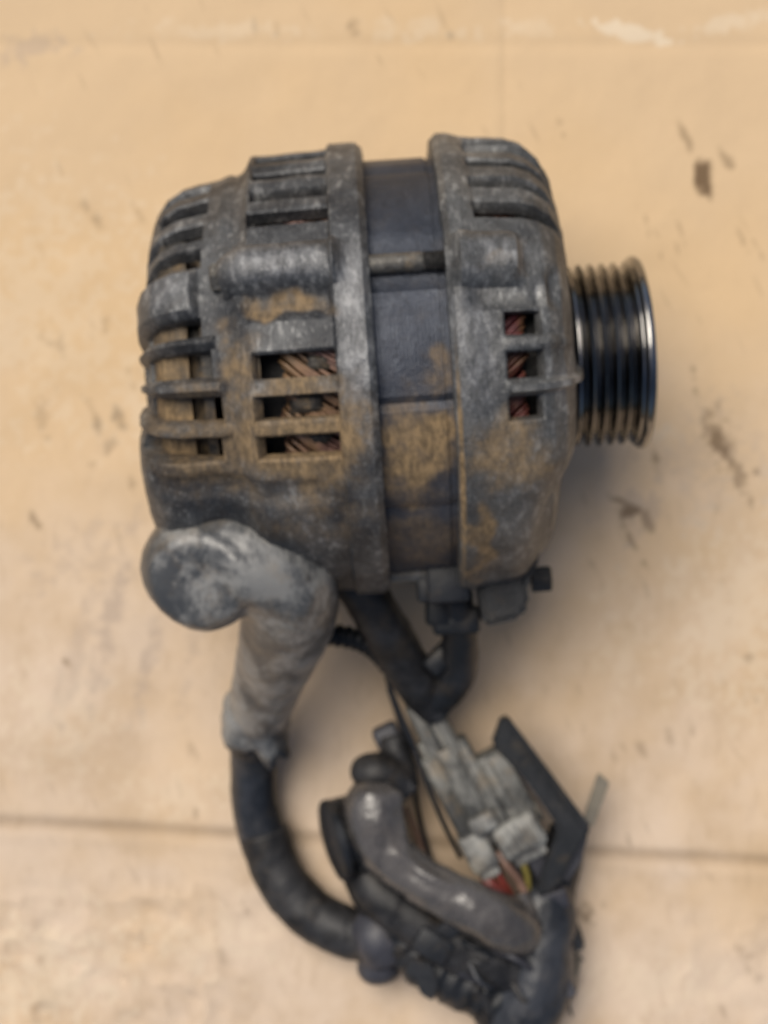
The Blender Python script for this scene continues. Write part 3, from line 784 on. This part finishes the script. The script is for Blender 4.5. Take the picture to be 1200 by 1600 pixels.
# shiny brown-grey sleeve
bm = bmesh.new()
add_tube(bm, [(*at(583, 1222, 30), 6.5), (*at(584, 1252, 31), 9.6), (*at(588, 1290, 31), 9.8), (*at(606, 1330, 31), 9.2), (*at(650, 1368, 32), 7.8), (*at(705, 1400, 33), 8.0), (*at(760, 1430, 32), 9.0), (*at(800, 1450, 29), 9.4), (*at(822, 1462, 26), 8.0)], n=8, seg=24)
add_tube(bm, [(*at(812, 1398, 25), 3.2), (*at(820, 1430, 27), 4.8), (*at(812, 1468, 26), 6.5)], n=6, seg=16)
add_ball(bm, at(606, 1250, 34), 6, 5, 4)
add_tube(bm, [(*at(600, 1318, 38), 2.2), (*at(640, 1350, 38), 2.4), (*at(690, 1380, 39), 2.0), (*at(740, 1404, 38), 1.6)], n=6, seg=10)
add_tube(bm, [(*at(640, 1396, 34), 2.6), (*at(700, 1428, 36), 2.6), (*at(770, 1466, 34), 2.4)], n=6, seg=10)
add_tube(bm, [(*at(556, 1262, 32), 4.0), (*at(572, 1312, 34), 4.4), (*at(612, 1350, 35), 4.0)], n=6, seg=14)
add_tube(bm, [(*at(612, 1235, 32), 3.4), (*at(618, 1280, 34), 3.6), (*at(632, 1340, 35), 3.8), (*at(680, 1372, 36), 3.0)], n=6, seg=14)
slv = obj("shiny_sleeve", bm, m_brown, har); remesh(slv, 0.7, 8)
for v in slv.data.vertices:
    q = v.co / MM; v.co += v.normal * (mnoise.noise(q * 0.13) * .8 + mnoise.noise(q * Vector((.5, .2, .3)).length) * .15) * MM
bm = bmesh.new()
add_tube(bm, [(*at(562, 1204, 22), 4.5), (*at(578, 1206, 26), 6.8), (*at(604, 1212, 26), 7.0), (*at(626, 1240, 23), 6.2)], n=6)
add_box(bm, 12 * MM, 14 * MM, 11 * MM, Matrix.Translation(at(612, 1222, 24) * MM) @ Matrix.Rotation(.7, 4, 'Z'))
add_tube(bm, [(*at(615, 1150, 20), 5.0), (*at(622, 1190, 22), 5.6), (*at(634, 1235, 22), 5)], n=6)
lug = obj("sleeve_mouth", bm, m_tape, har); remesh(lug, .9, 4)
bm = bmesh.new()
add_box(bm, 9 * MM, 19 * MM, 9 * MM, Matrix.Translation(at(616, 1172, 17) * MM) @ Matrix.Rotation(.45, 4, 'Z'), 1.5 * MM)
obj("relay_case", bm, m_slate, har, True, 50)

# rubber grommet: two discs seen nearly edge on
gc = at(548, 1306, 24); gd = Vector((-0.93, -0.24, 0.24)).normalized()
Rg = gd.to_track_quat('X', 'Z').to_matrix().to_4x4()
M = Matrix.Translation(gc) @ Rg
bm = bmesh.new(); add_lathe(bm, [(-3, 2), (-3, 12.6), (-2, 13.6), (0.4, 13.6), (1.0, 12.8), (1.2, 10.2), (3.0, 10.0), (3.4, 13.0), (4.2, 14.2), (6.4, 14.2), (7.4, 13.0), (8.4, 9), (8.8, 4), (8.9, .3)], 56, M)
obj("grommet", bm, m_black, har, True, 40)

# taped mass at the bottom
def lump(name, tubes, balls, mat, vox=.9, rough=.9, seed=0):
    bm = bmesh.new()
    for T in tubes: add_tube(bm, [(*at(p[0], p[1], p[2]), p[3]) for p in T], n=6, seg=18)
    for b in balls: add_ball(bm, at(b[0], b[1], b[2]), b[3], b[4], b[5], u=18, v=12)
    o = obj(name, bm, mat, har); remesh(o, vox, 3)
    for v in o.data.vertices:
        q = v.co / MM + Vector((seed * 31, 0, 0))
        v.co += v.normal * (mnoise.noise(q * 0.08) * rough + mnoise.noise(q * .35) * rough * .18) * MM
    return o
lump("tape_end", [[(560, 1440, 14, 6), (590, 1460, 17, 9.5), (604, 1500, 16, 7.5)]], [(592, 1512, 13, 8, 6, 8), (606, 1430, 17, 8, 8, 7)], m_slate, rough=.5, seed=1)
tube_obj("loom_tube", [(600, 1395, 20, 7), (625, 1450, 18, 8.5), (665, 1500, 17, 9.5), (720, 1530, 17, 10), (775, 1560, 16, 10), (800, 1640, 14, 9.5), (810, 1720, 12, 9)], m_black, har, n=44, seg=28, rough=.35, ribs=.42, rib_pitch=2.7, seed=12)
tube_obj("tape_wrap", [(556, 1335, 17, 6.5), (590, 1390, 21, 8.5), (640, 1430, 22, 9.2), (700, 1468, 22, 9.6), (775, 1505, 20, 10), (840, 1530, 16, 9)], m_tape, har, n=14, seg=28, rough=.5, wrap=.45, seed=2)
lump("tape_bundle", [[(846, 1385, 16, 8), (850, 1420, 18, 10.5), (846, 1480, 18, 12), (835, 1540, 17, 13.5), (808, 1600, 15, 14), (800, 1660, 14, 13)]],
     [(862, 1535, 14, 9, 10, 10), (790, 1520, 18, 10, 9, 9), (868, 1440, 12, 6, 6, 7)], m_cable, rough=1.3, seed=3)
tube_obj("loose_lead", [(868, 1385, 14, 2.0), (888, 1425, 10, 1.8), (902, 1462, 6, 1.8), (906, 1476, 4, 1.8)], m_black, har, n=6, seg=10)
tube_obj("loose_lead", [(884, 1452, 10, 1.2), (902, 1490, 6, 1.1), (900, 1530, 4, 1.1), (884, 1570, 5, 1.2)], m_tie, har, n=8, seg=8, rough=.8)
tube_obj("loose_lead", [(740, 1540, 26, 2.2), (764, 1575, 24, 2.4), (770, 1640, 20, 2.4)], m_tape, har, n=6, seg=10)
# copper-yellow strands glimpsed beside the sleeve
tube_obj("loose_lead", [(634, 1262, 12, .9), (650, 1300, 10, 1.0), (664, 1340, 9, .9), (672, 1362, 9, .8)], m_pink, har, n=6, seg=8)

plate("torn_clip", [(846, 1376), (868, 1392), (884, 1398), (880, 1424), (896, 1446), (911, 1474), (903, 1482), (884, 1462), (876, 1478), (858, 1470), (862, 1440), (848, 1418)], 15, 20, m_black, .6)
plate("torn_clip", [(858, 1488), (880, 1496), (888, 1522), (900, 1548), (882, 1556), (878, 1580), (858, 1592), (850, 1550)], 20, 25, m_slate, .7)
plate("torn_clip", [(640, 1492), (672, 1500), (686, 1530), (676, 1560), (656, 1548), (650, 1526), (632, 1516)], 25, 29, m_black, .6)
bm = bmesh.new()
add_box(bm, 13 * MM, 9 * MM, 9 * MM, Matrix.Translation(at(676, 1474, 28) * MM) @ Matrix.Rotation(-.55, 4, 'Z'), .9 * MM)
add_box(bm, 6 * MM, 7 * MM, 6 * MM, Matrix.Translation(at(706, 1490, 27) * MM) @ Matrix.Rotation(-.55, 4, 'Z'), .7 * MM)
obj("black_plug", bm, m_black, har, True, 50)
rnd = random.Random(9)
for k in range(4):
    x0, y0 = 720 + rnd.uniform(-70, 60), 1440 + rnd.uniform(-20, 60); q = []
    for t in range(6):
        q.append((x0 + t * 24 + rnd.uniform(-9, 9), y0 + t * 17 + rnd.uniform(-14, 14), 30 + 3 * math.sin(t * 1.3 + k) - (4 if t in (0, 5) else 0), rnd.uniform(.8, 1.3)))
    tube_obj("wire", q, (m_black, m_tape, m_cable, m_slate)[k % 4], har, n=6, seg=8)
for k in range(7):
    x0, y0 = 868 + rnd.uniform(-6, 10), 1470 + k * 14
    tube_obj("tape_thread", [(x0, y0, 14, .5), (x0 + rnd.uniform(14, 28), y0 + rnd.uniform(2, 18), 9, .45), (x0 + rnd.uniform(18, 40), y0 + rnd.uniform(14, 44), 4, .3)], m_tie if k % 3 else m_tape, har, n=5, seg=6)

lump("tape_wrap", [[(886, 1290, 10, 6), (876, 1340, 11, 8), (856, 1390, 13, 10), (850, 1440, 14, 10)], [(690, 1430, 12, 9), (750, 1475, 15, 12), (820, 1480, 15, 12)], [(640, 1480, 12, 8), (700, 1520, 13, 10), (780, 1545, 14, 12)]], [], m_black, rough=1.2, seed=6)
lump("tape_wrap", [[(520, 1250, 16, 4), (545, 1320, 16, 7), (575, 1380, 16, 8), (600, 1430, 15, 8)]], [], m_tape, rough=1.0, seed=8)
bm = bmesh.new()
for (px, py, z, a, b, h, rz) in ((866, 1404, 24, 9, 7, 5, .3), (846, 1352, 22, 7, 10, 5, .5), (742, 1512, 27, 10, 8, 5, -.4), (620, 1400, 26, 8, 6, 4, -.7), (700, 1452, 30, 6, 9, 4, -.9)):
    add_box(bm, a * MM, b * MM, h * MM, Matrix.Translation(at(px, py, z) * MM) @ Matrix.Rotation(rz, 4, 'Z') @ Matrix.Rotation(.25, 4, 'X'), .6 * MM)
    obj("clip", bm, m_slate if px % 4 else m_black, har, True, 50); bm = bmesh.new()
bm.free()
